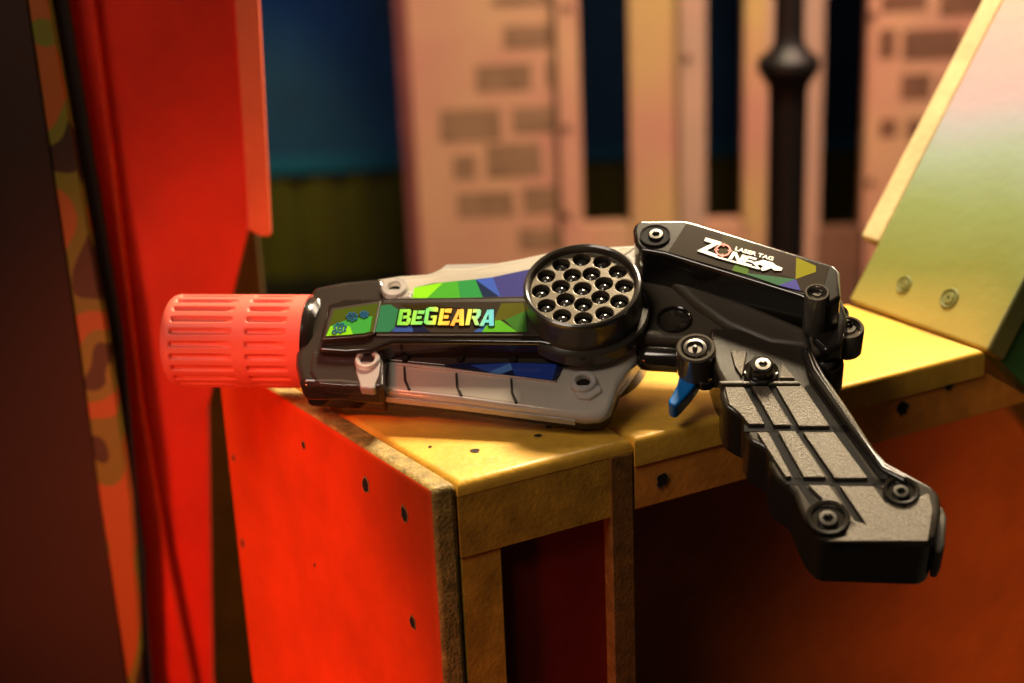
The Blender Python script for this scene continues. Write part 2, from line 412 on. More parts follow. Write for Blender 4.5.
# --- speaker drums (front and rear)
RD = 0.0322
drum = disc('speaker_drum', (582, 285), [(0.0140, RD * 1.12), (0.0205, RD * 1.12), (0.0215, RD * 1.09), (0.0215, RD * 1.0), (0.0235, RD * 0.985), (0.0360, RD * 0.985),
     (0.0385, RD * 1.0), (0.0400, RD * 0.985), (0.0406, RD * 0.95), (0.0400, RD * 0.915), (0.0375, RD * 0.895), (0.0360, RD * 0.89), (0.0362, RD * 0.86), (0.0330, RD * 0.85), (0.020, RD * 0.85)],
     M['rim'], 96, h=0.0395, label='round black speaker drum')
dc = g(582, 285, 0.0395)
bm = bmesh.new()
hz = 0.0368
def circ(cx, cy, r, n, z=hz): return [bm.verts.new((cx + r * math.cos(2 * math.pi * i / n), cy + r * math.sin(2 * math.pi * i / n), z)) for i in range(n)]
RG = RD * 0.885
outer = circ(dc.x, dc.y, RG, 72)
edges = [bm.edges.new((outer[i], outer[(i + 1) % 72])) for i in range(72)]
HR = RD * 0.152
holes = [(0, 0)]
for i in range(7):
    a = 2 * math.pi * (i + 0.35) / 7; holes.append((0.375 * RD * math.cos(a), 0.375 * RD * math.sin(a)))
for i in range(12):
    a = 2 * math.pi * (i + 0.15) / 12; holes.append((0.705 * RD * math.cos(a), 0.705 * RD * math.sin(a)))
for hx, hy in holes:
    c = circ(dc.x + hx, dc.y + hy, HR, 20)
    edges += [bm.edges.new((c[i], c[(i + 1) % 20])) for i in range(20)]
bmesh.ops.triangle_fill(bm, use_beauty=True, use_dissolve=False, edges=edges)
for f in bm.faces: f.normal_update()
top = list(bm.faces)
ret = bmesh.ops.extrude_face_region(bm, geom=top)
bmesh.ops.translate(bm, vec=(0, 0, -0.0045), verts=[v for v in ret['geom'] if isinstance(v, bmesh.types.BMVert)])
obj('speaker_grille', bm, M['grille'], drum, 0.0005, 2, label='grey grille with round holes')
bm = bmesh.new(); lathe(bm, [(0.029, 0), (0.029, RG)], Matrix.Translation((dc.x, dc.y, 0)), 64)
obj('drum_floor', bm, M['groove'], drum)
for i, (hx, hy) in enumerate(holes):
    bm = bmesh.new(); r = HR * 0.86
    lathe(bm, [(0.0290, r), (0.0316, r), (0.0336, r * 0.8), (0.0348, r * 0.45), (0.0352, 0)], Matrix.Translation((dc.x + hx, dc.y + hy, 0)), 20)
    obj('led_lens', bm, M['lens'], drum)
disc('rear_drum', (590, 330), [(-0.0105, RD * 1.03), (-0.022, RD * 1.0), (-0.0265, RD), (-0.0280, RD * 0.96), (-0.0280, 0)], M['gloss'], 64, h=0.0)

# --- top box with the label
box = slab('sensor_box', [(633, 229), (634.5, 224), (640, 220), (684, 219.5), (692, 221), (834, 264.5), (840, 271), (841, 297), (832, 303), (812, 302), (800, 296), (664, 253.5), (641, 250), (635, 244)],
     0.0400, 0.0100, M['gloss'], 0.0040, 6, label='glossy black box on top with a printed label')
slab('box_lip', [(641, 250), (664, 253.5), (800, 296), (800, 303), (664, 261), (640, 257)], 0.0345, 0.012, M['gloss'], 0.002, 3, hp=0.0345)
LB = [(686, 224), (697, 226.5), (829, 267), (822, 292), (806, 292.3), (668, 252)]
def c5(pts): return [(690 + x / 6.4, 225 + y / 6.4) for x, y in pts]
lb_i, lb_m = [(LB, 0, 0)], [M['label']]
facet(c5([(680, 206), (806, 262), (806, 300), (676, 346)]), (125, 120, 20), 1, lb_i, lb_m)
facet(c5([(678, 346), (708, 420), (566, 386)]), (72, 70, 140), 1, lb_i, lb_m)
facet(c5([(370, 308), (676, 346), (566, 386), (470, 352), (370, 318)]), (60, 98, 72), 1, lb_i, lb_m)
facet(c5([(292, 246), (378, 265), (370, 318), (268, 290)]), (75, 105, 38), 1, lb_i, lb_m)
facet(c5([(210, 60), (420, 125), (300, 245), (180, 200)]), (56, 48, 22), 1, lb_i, lb_m)
facet(c5([(420, 125), (680, 206), (676, 346), (378, 265), (300, 245)]), (54, 42, 34), 1, lb_i, lb_m)
lab = decals('box_label', lb_i, 0.0403, lb_m, box, label='dark label reading LASER TAG ZONE')
bm = bmesh.new()
def poly5(pts, mi=0, h=0.0411): extrude(bm, [g(x, y, h) for x, y in c5(pts)], Vector((0, 0, -0.0004)), mi)
poly5([(100, 80), (204, 110), (190, 128), (92, 101)]); poly5([(160, 108), (204, 110), (98, 166), (45, 165)])
poly5([(45, 165), (98, 160), (176, 190), (168, 207)]); poly5([(160, 196), (250, 221), (440, 274), (440, 283), (250, 231), (160, 206)])
poly5([(276, 168), (298, 173), (268, 219), (245, 215)]); poly5([(276, 168), (298, 173), (328, 240), (304, 236)]); poly5([(336, 188), (356, 194), (328, 240), (306, 236)])
poly5([(362, 194), (428, 212), (422, 223), (354, 206)]); poly5([(348, 216), (406, 231), (400, 240), (340, 226)]); poly5([(330, 236), (396, 253), (388, 264), (322, 246)])
poly5([(362, 194), (382, 199), (346, 252), (322, 246)])
poly5([(398, 238), (440, 232), (468, 222), (500, 232), (528, 238), (550, 258), (592, 275), (584, 291), (540, 290), (520, 276), (492, 286), (462, 293), (452, 280), (470, 262), (440, 250)])
poly5([(400, 240), (412, 240), (452, 280), (440, 282)]); poly5([(412, 240), (445, 247), (440, 256), (420, 250)])
for i in range(28):
    a0, a1 = 2 * math.pi * i / 28, 2 * math.pi * (i + 1) / 28
    f = lambda a, k: (212 + 50 * k * math.cos(a), 160 + 40 * k * math.sin(a))
    poly5([f(a0, 1), f(a1, 1), f(a1, .8), f(a0, .8)], 1, 0.0412)
for a in (0.1, 1.67, 3.24, 4.81):
    d = 0.12
    poly5([f(a - d, 1.12), f(a + d, 1.12), f(a + d * 1.2, .6), f(a - d * 1.2, .6)], 1, 0.0412)
obj('label_print', bm, [M['white_ink'], M['red_ink']], box, smooth=False, label='white ZONE lettering with a red crosshair O')
fc = D.curves.new('small_text', 'FONT'); fc.body = 'LASER TAG'; fc.size = 1.0; fc.extrude = 0.02; fc.offset = 0.025
ft = D.objects.new('small_text', fc); COL.objects.link(ft)
bpy.context.view_layer.update()
tm = D.meshes.new_from_object(ft.evaluated_get(bpy.context.evaluated_depsgraph_get()))
D.objects.remove(ft)
wx = max(v.co.x for v in tm.vertices); hx_ = max(v.co.y for v in tm.vertices)
p0, p1, p2 = [g(*c5([q])[0], 0.0411) for q in ((284, 160), (530, 228), (293, 138))]
for v in tm.vertices:
    zz_ = v.co.z
    v.co = p0 + (p1 - p0) * (v.co.x / wx) + (p2 - p0) * (v.co.y / hx_) + Vector((0, 0, zz_ * 0.005))
tm.materials.append(M['white_ink'])
to = D.objects.new('small_lettering', tm); COL.objects.link(to); to.parent = box; to['label'] = 'small white LASER TAG lettering'

# screw recess top-left of the box
disc('screw_recess', (655, 235), [(0.0402, 0.0085), (0.0412, 0.0085), (0.0413, 0.0078), (0.0408, 0.0072), (0.0404, 0.0)], M['groove'], h=0.041, parent=box)
screw((656, 234), 0.0418, 0.0042, M['dark_screw'], box)
# rear bosses
def ring_boss(px, h, r, hb, m=M['gloss'], scr=None):
    b = disc('screw_boss', px, [(hb, 0), (hb, r), (h - 0.001, r), (h, r * 0.93), (h, r * 0.8), (h - 0.001, r * 0.72), (h - 0.003, r * 0.7), (h - 0.003, 0)], m, h=h)
    if scr: screw(px, h - 0.0025, r * scr, M['dark_screw'], b)
    return b
ring_boss((817, 292), 0.0432, 0.0066, 0.006, M['ring'], scr=0.5)
ring_boss((848, 327), 0.0130, 0.0088, -0.004, M['ring'], scr=0.55)
ring_boss((838, 312), 0.0120, 0.0060, -0.012)
ring_boss((830, 362), 0.0050, 0.0075, -0.014)
slab('rear_wall', [(818, 300), (842, 296), (848, 318), (842, 345), (826, 352), (812, 340)], 0.0180, -0.0120, M['gloss'], 0.003, 3)
slab('rear_hook', [(812, 340), (836, 330), (842, 350), (832, 368), (814, 366), (806, 352)], 0.0080, -0.0130, M['shell'], 0.003, 3)
# pivot boss above the trigger
pv = ring_boss((696, 347), 0.0240, 0.0105, 0.006, M['ring'], None)
pv['label'] = 'glossy round pivot boss above the trigger'
bm = bmesh.new(); c = g(695, 347, 0.0235); c.z = 0
lathe(bm, [(0.020, 0.0068), (0.0232, 0.0062), (0.0236, 0.0045), (0.0222, 0.0035), (0.0222, 0.0015), (0.0238, 0.001), (0.024, 0)], Matrix.Translation(c), 32)
obj('pivot_screw', bm, M['dark_screw'], pv)

# --- trigger
slab('trigger', [(681, 368), (686, 364), (700, 366), (702, 371), (698, 380), (690, 391), (682, 400), (676, 406), (669, 404), (668, 400), (672, 394), (677, 384)],
     0.0060, -0.0050, M['blue'], 0.0016, 3, label='blue trigger')
tg = disc('trigger_guide', (705, 376), [(0.002, 0.0060), (0.0068, 0.0060), (0.0075, 0.0050), (0.0068, 0.0040), (0.002, 0.0040)], M['gloss'], h=0.007)

# --- grip
GP = [(710, 330), (708, 350), (715, 372), (722, 384), (719.5, 397), (724, 410), (736, 417), (745, 421), (744, 433), (749, 444), (761, 450), (769, 456), (768.5, 468), (775, 481), (788, 489), (794, 497),
      (799, 511), (808, 530), (818, 541), (826, 544), (926, 547), (935, 541), (941, 512), (939, 497), (931, 488), (908, 476), (886, 464), (874, 450), (852, 416), (826, 378), (812, 352), (806, 330)]
slab('grip', GP, 0.0190, -0.0170, M['gripskin'], 0.0060, 6, hp=0.0165, label='black grip with finger grooves')
def plates(name, polys, h, hb, m, bev=0.0004):
    bm = bmesh.new()
    for pl in polys:
        ps = [g(x, y, h) for x, y in pl]
        extrude(bm, ps, Vector((0, 0, hb - h)))
    return obj(name, bm, m, gun, bev, 2)
plates('grip_panel', [
    [(725, 387), (744, 387), (765, 424), (749, 424), (740, 413), (729, 404)],
    [(752, 386), (768, 386), (791, 425), (774, 425)],
    [(776, 386), (803, 386), (830, 426), (799, 426)],
    [(757, 432), (768, 432), (792, 476), (786, 477), (776, 462)],
    [(778, 431), (795, 431), (826, 477), (804, 477)],
    [(803, 432), (834, 432), (868, 478), (835, 478)],
    [(808, 485), (829, 485), (857, 524), (849, 536), (842, 506), (824, 500)],
    [(840, 486), (873, 486), (885, 502), (905, 507), (918, 497), (929, 493), (933, 510), (928, 541), (826, 541), (846, 536), (848, 519), (866, 524)],
    [(731, 351), (747, 351), (742, 376), (735, 366)],
    [(782, 362), (795, 378), (779, 378)],
], 0.0204, 0.0180, M['grain']).__setitem__('label', 'grained grey panels of the grip divided by black grooves')
GV = [(745, 384), (772, 430), (798, 479), (816, 506)], [(771, 384), (800, 430), (834, 479), (861, 523)], [(744, 428), (800, 429), (856, 429)], [(786, 481), (834, 482), (890, 482)], [(806, 386), (836, 428), (872, 480), (892, 492)]
bm = bmesh.new()
for ln in GV:
    for (xa_, ya_), (xb_, yb_) in zip(ln, ln[1:]):
        dx, dy = xb_ - xa_, yb_ - ya_; l_ = math.hypot(dx, dy); nx, ny = -dy / l_ * 3.4, dx / l_ * 3.4
        extrude(bm, [g(xa_ + nx, ya_ + ny, .0192), g(xb_ + nx, yb_ + ny, .0192), g(xb_ - nx, yb_ - ny, .0192), g(xa_ - nx, ya_ - ny, .0192)], Vector((0, 0, -.0004)))
obj('grip_grooves', bm, M['groove'], gun, smooth=False)
slab('grip_collar', [(718, 380.5), (799, 380.5), (801, 384), (721, 384)], 0.0206, 0.015, M['satin'], 0.0008, 2)
slab('grip_edge', [(800, 348), (807, 348), (817, 371), (853, 423), (885, 467), (908, 478), (906, 485), (880, 472), (846, 427), (809, 376)], 0.0228, 0.016, M['gloss'], 0.0026, 6, hp=0.021)
def grip_screw(px, r, m, col=None):
    b = disc('screw_boss', px, [(0.018, r), (0.0212, r), (0.0218, r * 0.93), (0.0216, r * 0.78), (0.0204, r * 0.7), (0.0204, 0)], M['gloss'], h=0.0205)
    screw(px, 0.0222, r * 0.46, m, b)
grip_screw((828, 518), 0.0105, M['dark_screw']); grip_screw((901, 491), 0.0088, M['dark_screw'])
b = disc('screw_boss', (761, 371), [(0.016, 0.0092), (0.0208, 0.0092), (0.0212, 0.0086), (0.0204, 0.0072), (0.0204, 0.0066), (0.026, 0.0062), (0.0268, 0.0056), (0.0268, 0)], M['gloss'], h=0.021)
screw((763, 364), 0.0276, 0.0045, M['screw'], b)
slab('end_cap', [(936, 505), (943, 506), (947, 516), (945, 545), (941, 553), (934, 552)], 0.0090, -0.0130, M['satin'], 0.0015, 3, label='black cap on the end of the grip')

# --- red ribbed muzzle
pa, pb = g(173.5, 340.5, 0.0), g(312, 341.5, 0.0)
ax = (pb - pa).normalized(); zz = Vector((0, 0, 1)); zz = (zz - ax * zz.dot(ax)).normalized(); yy = ax.cross(zz)
TM = Matrix((zz, yy, ax)).transposed().to_4x4(); TM.translation = pa
LC = (pb - pa).length
RC = 0.0268
prof = []
N = 40
zs = [0, 0.0006, 0.0015, 0.003, 0.005, 0.0065, 0.007] + [0.008 + (LC * 0.52 - 0.008) * i / 6 for i in range(7)] + [LC * 0.525, LC * 0.535, LC * 0.55, LC * 0.57, LC * 0.595, LC * 0.61, LC * 0.62] + \
     [LC * 0.63 + LC * 0.27 * i / 4 for i in range(5)] + [LC * 0.905, LC * 0.915, LC * 0.95, LC * 0.99, LC]
def rz(z):
    if z < 0.005: return RC - 0.0055 * (1 - math.sqrt(max(0, 1 - (1 - z / 0.005) ** 2)))
    return RC
prof = [(0, 0.0195)] + [(z, rz(z)) for z in zs] + [(LC, 0.02)]
NR = 23
def ribs(z, r, t):
    inb = 0.0068 < z < LC * 0.522 or LC * 0.618 < z < LC * 0.902
    if not inb or r < 0.024: return 0
    ph = (t * NR) % 1.0
    k = min(1, max(0, (0.37 - abs(ph - 0.5)) / 0.12))
    e = min(1, (z - 0.0068) / 0.0012, abs(LC * 0.522 - z) / 0.0012 if z < LC * 0.53 else (z - LC * 0.618) / 0.0012, (LC * 0.902 - z) / 0.0012)
    return -0.0017 * (1 - k) * max(0, e)
bm = bmesh.new(); lathe(bm, prof, TM, NR * 14, 0, ribs)
muzzle = obj('muzzle_cap', bm, M['red_rubber'], gun, label='salmon red ribbed muzzle cap', ang=50)
bm = bmesh.new(); lathe(bm, [(0.0, 0.0196), (0.004, 0.019), (0.012, 0.018), (0.012, 0)], TM, 64)
obj('muzzle_lens', bm, M['groove'], muzzle)
bm = bmesh.new(); lathe(bm, [(LC - 0.006, 0.0252), (LC + 0.001, 0.0256), (LC + 0.004, 0.0245), (LC + 0.006, 0.020)], TM, 64)
bmesh.ops.scale(bm, vec=(1, 1, 1), verts=bm.verts)
obj('barrel_collar', bm, M['gloss'], gun)

# ================================================================== THE LEDGE
Z = Vector((0, 0, 1))
A = on_z(430, 490); B = on_z(985, 350)
F = (B - A).normalized(); G = Vector((-F.y, F.x, 0)); FN = -G
LD = (on_z(215, 355) - A); DL = LD.length; LD.normalize()          # the box's left edge, running back
def fp(s, b=0.0, z=0.9): return A + F * s + G * b + Z * (z - 0.9)
def front(x, y): 
    p = on_plane(x, y, A, FN); return ((p - A).dot(F), p.z)

paint_y = mat('yellow_painted_plywood', (0.80, 0.44, 0.05), 0.4, bump=0.35, bscale=260, var=0.35, vscale=22, bdist=0.0008)
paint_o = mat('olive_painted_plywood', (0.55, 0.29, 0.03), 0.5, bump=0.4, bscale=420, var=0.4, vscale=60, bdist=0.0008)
paint_r = mat('red_painted_plywood', (0.66, 0.06, 0.008), 0.45, bump=0.25, bscale=160, var=0.22, vscale=14, bdist=0.0008)
dark_red_m = mat('dark_red_plywood', (0.18, 0.009, 0.002), 0.55, bump=0.2, bscale=120, var=0.3, vscale=10)  # one dark red tone for the box's recessed front
paint_or = mat('orange_painted_plywood', (0.52, 0.095, 0.009), 0.5, bump=0.3, bscale=150, var=0.3, vscale=12)
edge_m = mat('rough_painted_ply_edge', (0.36, 0.24, 0.06), 0.55, bump=0.7, bscale=500, var=0.6, vscale=110, bdist=0.0012)
hole_m = mat('screw_hole_dark', (0.012, 0.008, 0.005), 0.8)
scuff_m = mat('bare_wood_scuff', (0.30, 0.16, 0.05), 0.8)

S_SEAM0, S_SEAM1 = front(610, 470)[0], front(633, 470)[0]
S_END = (B - A).length
ZR = 0.858
def round_top(bm, off=0.005):
    bm.normal_update()
    zt_ = max(v.co.z for v in bm.verts)
    es = [e_ for e_ in bm.edges if all(v.co.z > zt_ - 1e-4 for v in e_.verts)]
    bmesh.ops.bevel(bm, geom=es, offset=off, segments=4, profile=0.5, affect='EDGES')
def hole(parent, p, n, r, sx=1.0):
    """sunk screw hole: a rough rim and a dark pit set into the board"""
    n = n.normalized(); a = n.orthogonal().normalized()
    if abs(n.z) < 0.9: a = Z.cross(n).normalized()
    b = n.cross(a)
    T = Matrix((a * sx, b, n)).transposed().to_4x4(); T.translation = p
    bm = bmesh.new()
    rnd = [random.uniform(0.85, 1.2) for _ in range(14)]
    md = lambda z, rr, t: rr * (rnd[int(round(t * 14)) % 14] - 1)
    lathe(bm, [(0.0002, r * 1.12), (0.0004, r * 1.02), (0.0003, r * 0.9)], T, 14, 0, md)
    lathe(bm, [(0.0004, r * 0.93), (0.0003, r * 0.5), (0.0003, 0)], T, 14, 1, md)
    return obj('screw_hole', bm, [scuff_m, hole_m], parent)

crate = empty('plywood_box', loc=fp(0, 0, 0))
tag(crate, 'painted plywood box with a bright red side and yellow top under the gun barrel', 'box')
CI = Matrix.Translation(-fp(0, 0, 0))
def cobj(name, bm, m, parent, inv, **k):
    bm.transform(inv); return obj(name, bm, m, parent, **k)
# left side panel: red outside face, rough edges
T_S = 0.0150
bm = bmesh.new()
e = F * T_S
pl = [fp(0, 0, 0), fp(0, 0, 0) + LD * DL, fp(0, 0, 0.9) + LD * DL, fp(0, 0, 0.9)]
fs = extrude(bm, pl, e)
bm.normal_update()
for f in fs:
    n = f.normal
    c = f.calc_center_median()
    f.material_index = 1
side_o = F * -1
for f in fs:
    if all(abs((v.co - (fp(0, 0, 0))).dot(LD.cross(Z).normalized())) < 1e-5 for v in f.verts): f.material_index = 0
sp = cobj('side_panel', bm, [paint_r, edge_m], crate, CI, bevel=0.004, segs=4, label='bright red side panel with rough yellowed edges')
LN = -(LD.cross(Z)).normalized()
if LN.x > 0: LN = -LN
for (x, y, r, sx) in ((304, 445, .0025, .8), (366, 485, .0042, .8), (405, 514, .004, .8), (413, 622, .0036, .8), (234, 458, .0022, .8), (243, 543, .0028, .7), (315, 565, .0014, .6)):
    p = on_plane(x, y, fp(0, 0, 0.9), LN)
    h_ = hole(crate, CI @ (p + LN * 0.0001), LN, r, sx)
# top board
bm = bmesh.new()
p0 = fp(T_S, 0.0, 0.9); 
q1 = p0 + LD * DL; q2 = fp(S_SEAM0, 0.0) + G * 0.205
extrude(bm, [p0, fp(S_SEAM1, 0.0), q2 + F * (S_SEAM1 - S_SEAM0), q1], Z * -0.0075); round_top(bm)
cobj('top_board', bm, paint_y, crate, CI, label='yellow top board')
for (x, y, r) in ((475, 451, .0024), (538, 436, .0020), (549, 427, .0018), (430, 447, .0009)):
    hole(crate, CI @ (on_z(x, y, 0.9001)), Z, r, 1.0)
# front rail and stile
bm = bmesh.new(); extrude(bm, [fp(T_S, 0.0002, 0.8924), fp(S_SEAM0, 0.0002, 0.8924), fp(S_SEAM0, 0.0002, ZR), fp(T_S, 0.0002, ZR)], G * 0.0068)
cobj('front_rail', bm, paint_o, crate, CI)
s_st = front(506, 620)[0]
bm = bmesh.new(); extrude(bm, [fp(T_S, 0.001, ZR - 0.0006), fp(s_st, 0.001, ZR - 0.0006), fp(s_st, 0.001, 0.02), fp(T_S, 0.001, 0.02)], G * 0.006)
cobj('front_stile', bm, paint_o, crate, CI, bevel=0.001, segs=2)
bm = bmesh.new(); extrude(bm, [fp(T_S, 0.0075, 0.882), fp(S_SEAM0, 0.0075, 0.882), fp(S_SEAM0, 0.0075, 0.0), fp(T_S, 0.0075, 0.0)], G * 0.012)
cobj('recessed_panel', bm, dark_red_m, crate, CI, label='dark red recessed front panel')
# right side panel whose rough edge shows as a seam
bm = bmesh.new(); extrude(bm, [fp(S_SEAM0, -0.0006, 0.8924), fp(S_SEAM1, -0.0006, 0.8924), fp(S_SEAM1, -0.0006, 0), fp(S_SEAM0, -0.0006, 0)], G * 0.2050)
cobj('divider_panel', bm, mat('rough_brown_edge', (0.22, 0.10, 0.02), 0.5, bump=0.5, bscale=480, var=0.45, vscale=120, bdist=0.0008), crate, CI, bevel=0.001, segs=2, label='rough brown edge of the inner upright')
bm = bmesh.new(); extrude(bm, [q1 + Z * -0.017, q2 + Z * -0.017, q2 - Z * 0.9, q1 - Z * 0.9], G * -0.012)
cobj('back_panel', bm, paint_o, crate, CI)

# --- the ledge to the right
ledge = empty('plywood_ledge', loc=fp(S_SEAM1, 0, 0))
tag(ledge, 'narrow yellow plywood ledge on an orange front below the gun grip', 'ledge')
LI = Matrix.Translation(-fp(S_SEAM1, 0, 0))
s1 = S_SEAM1 + 0.0008
EB = on_z(848, 303)
RD_ = (EB - B).normalized(); LDP = (EB - B).length
bm = bmesh.new()
extrude(bm, [fp(s1, -0.001), fp(S_END - 0.0006, -0.001), B + RD_ * LDP - F * 0.0006, fp(s1, 0) + G * LDP], Z * -0.016); round_top(bm, 0.0035)
cobj('top_board', bm, paint_y, ledge, LI, label='yellow top board')
rail_m = mat('brown_orange_painted_rail', (0.80, 0.30, 0.04), 0.45, bump=0.4, bscale=220, var=0.35, vscale=30)
bm = bmesh.new(); extrude(bm, [fp(s1, 0.0, 0.884), fp(S_END + 0.003, 0.0, 0.884), fp(S_END + 0.045, 0.0, ZR), fp(s1, 0.0, ZR)], G * 0.016)
cobj('front_rail', bm, rail_m, ledge, LI, bevel=0.001, segs=2)
for (x, y, r) in ((662, 480, .0040), (902, 408, .0045), (949, 384, .0038)):
    p = on_plane(x, y, A, FN); hole(ledge, LI @ (p + FN * (0.0002 if x > 640 else 0.0018)), FN, r, 0.9)
bm = bmesh.new(); extrude(bm, [fp(s1, 0.055, 0.884), fp(S_END + 0.16, 0.055, 0.884), fp(S_END + 0.16, 0.055, 0.0), fp(s1, 0.055, 0.0)], G * 0.014)
cobj('recessed_panel', bm, paint_or, ledge, LI, label='orange red recessed front panel')
bm = bmesh.new(); extrude(bm, [fp(s1, 0.10, 0.884), fp(S_END, 0.10, 0.884), fp(S_END, 0.10, 0.0), fp(s1, 0.10, 0.0)], G * 0.014)
cobj('back_panel', bm, paint_o, ledge, LI)

# --- leaning painted panel at the right end
LAM = math.radians(34)
SL = F * math.sin(LAM) + Z * math.cos(LAM)                 # up the slope
PNV = (SL.cross(RD_)).normalized()
if PNV.dot(CAM - B) < 0: PNV = -PNV                        # faces the camera's left
lean = empty('leaning_panel', loc=B)
tag(lean, 'plywood panel sprayed pink, blue and green leaning outward at the right end of the ledge', 'panel')
# own frame: x up the slope, y back, z out of the face
LM = Matrix((SL, RD_, PNV)).transposed().to_4x4(); LM.translation = B
lean.matrix_world = LM
spray = ramp_mat('sprayed_rainbow_paint', [(0.0, (.42, .34, .09)), (.12, (.24, .27, .07)), (.25, (.27, .35, .14)), (.38, (.36, .46, .36)), (.47, (.45, .47, .50)), (.57, (.60, .43, .48)), (.7, (.74, .46, .42)), (1.0, (.72, .5, .36))], 'X', 0.0, 0.30, 0.36, noise=0.35, nscale=7, nd=1.5, bump=0.25)
cream = mat('cream_painted_batten', (0.78, 0.62, 0.33), 0.5, bump=0.4, bscale=160, var=0.25, vscale=20)
bm = bmesh.new()
HP = 0.46
extrude(bm, [Vector((0, -0.002, 0)), Vector((HP, -0.002, 0)), Vector((HP, LDP + 0.002, 0)), Vector((0.0, LDP + 0.002, 0))], Vector((0, 0, -0.018)))
obj('board', bm, spray, lean, 0.0022, 3, label='sprayed pink, blue, yellow and green face')
def onlean(x, y):
    p = on_plane(x, y, B, PNV); return LM.inverted() @ p
b0 = onlean(873, 243); b1 = onlean(1010, 0)
bm = bmesh.new()
w = 0.016
q0 = onlean(884, 243)
yb1 = max(b0.y, LDP + 0.020)
extrude(bm, [Vector((b0.x, LDP + 0.0022, -0.0006)), Vector((HP, LDP + 0.0022, -0.0006)), Vector((HP, yb1, -0.0006)), Vector((b0.x, yb1, -0.0006))], Vector((0, 0, -0.018)))
obj('edge_batten', bm, cream, lean, 0.002, 3, label='cream batten along the far edge')
for (x, y, r) in ((903, 286, .0048), (949, 299, .0055)):
    p = onlean(x, y)
    T = Matrix.Translation((p.x, p.y, 0.0))
    bm = bmesh.new(); lathe(bm, [(0.0002, r * 1.25), (0.0010, r * 1.1), (0.0004, r * 0.9), (0.0003, r * 0.7)], T, 24)
    lathe(bm, [(0.0003, r * 0.7), (0.0012, r * 0.62), (0.0012, r * 0.25), (0.0004, r * 0.2), (0.0004, 0)], T, 24, 1)
    obj('sunk_screw', bm, [mat('green_scuff', (0.16, 0.17, 0.04), 0.6), mat('green_painted_screw', (0.22, 0.23, 0.08), 0.4)], lean)
green = mat('dark_green_painted_board', (0.06, 0.20, 0.05), 0.5, var=0.3, vscale=20)
bm = bmesh.new()
ps = [fp(S_END + 0.008, 0.001, 0.896), fp(S_END + 0.06, 0.001, 0.975), fp(S_END + 0.12, 0.001, 1.06), fp(S_END + 0.16, 0.001, 1.06), fp(S_END + 0.16, 0.001, 0.80), fp(S_END + 0.10, 0.001, 0.80), fp(S_END + 0.0465, 0.001, 0.86)]
extrude(bm, ps, G * 0.016)
gb = obj('gusset_board', bm, green, None)
gb.data.transform(LM.inverted()); gb.parent = lean; gb['label'] = 'dark green gusset under the panel'

# ================================================================== RED PARTITION ON THE LEFT
def vert_board(name, x0, y0, x1, y1, zb, zt, th, m, parent, inv, side=1, **k):
    bm = bmesh.new(); a = Vector((x0, y0, 0)); b = Vector((x1, y1, 0)); d = (b - a).normalized(); n = Vector((d.y, -d.x, 0)) * side
    extrude(bm, [a + Z * zb, b + Z * zb, b + Z * zt, a + Z * zt], n * -th)
    return cobj(name, bm, m, parent, inv, **k)
YF = 1.03
fold = on_y(136, 340, YF); stripL = on_y(110, 340, 1.04); mainR = on_y(221, 340, 1.035)
part = empty('red_partition', loc=(fold.x, fold.y, 0)); PI_ = Matrix.Translation((-fold.x, -fold.y, 0))
tag(part, 'folded bright red plywood partition standing left of the box behind the muzzle', 'partition')
red2 = mat('red_partition_paint', (0.62, 0.022, 0.008), 0.4, bump=0.2, bscale=60, var=0.25, vscale=9)
def cut_board(name, left, right, yy, th, m, parent, inv, **k):
    """upright board with freely sawn edges, standing at depth yy"""
    L_ = [on_y(x, y, yy) for x, y in left]; R_ = [on_y(x, y, yy) for x, y in right]
    up = lambda p: Vector((p.x, yy, 1.5)); dn = lambda p: Vector((p.x, yy, 0.0))
    bm = bmesh.new(); extrude(bm, [up(L_[0])] + L_ + [dn(L_[-1]), dn(R_[-1])] + R_[::-1] + [up(R_[0])], Vector((0, th, 0)))
    return cobj(name, bm, m, parent, inv, **k)
cut_board('fold_strip', [(50, 0), (82, 180), (112, 340), (132, 470), (143, 555), (147, 683)], [(93, 0), (112, 150), (142, 400), (168, 560), (192, 683)], 1.018, 0.010, red2, part, PI_, bevel=0.003, segs=3, label='narrow red strip with a sawn edge')
# main board with a notch in its right edge
mo = Vector((fold.x, fold.y, 0)); md_ = (Vector((mainR.x, mainR.y, 0)) - mo).normalized(); mn = Vector((md_.y, -md_.x, 0))
def onmain(x, y):
    p = on_plane(x, y, mo, mn); return p
outl = [onmain(236, 0), onmain(243, 120), onmain(248, 232), onmain(232, 300), onmain(208, 410), onmain(212, 683)]
zt = 1.5
pts = [mo + Z * zt, Vector((outl[0].x, outl[0].y, zt))] + outl + [Vector((outl[-1].x, outl[-1].y, 0)), mo.copy()]
bm = bmesh.new(); extrude(bm, pts, mn * -0.014)
cobj('main_board', bm, red2, part, PI_, bevel=0.002, segs=2, label='broad red board')
e0, e1 = onmain(240, 120), onmain(268, 120)
zb = onmain(258, 232).z
bm = bmesh.new()
pa_, pb_ = onmain(236, 0), onmain(260, 0); pc_, pd_ = onmain(272, 232), onmain(250, 226)
up_ = lambda p, q: p + (p - q) * 0.8
extrude(bm, [up_(pa_, pd_) + mn * 0.001, up_(pb_, pc_) + mn * 0.001, onmain(270, 190) + mn * 0.001, pc_ + mn * 0.001, onmain(262, 232) + mn * 0.001, pd_ + mn * 0.001], mn * 0.012)
batt_m = mat('salmon_edge_paint', (0.72, 0.12, 0.05), 0.5, var=0.2, vscale=15)
cobj('edge_batten', bm, batt_m, part, PI_, bevel=0.0015, segs=2, label='paler salmon batten on the right edge')
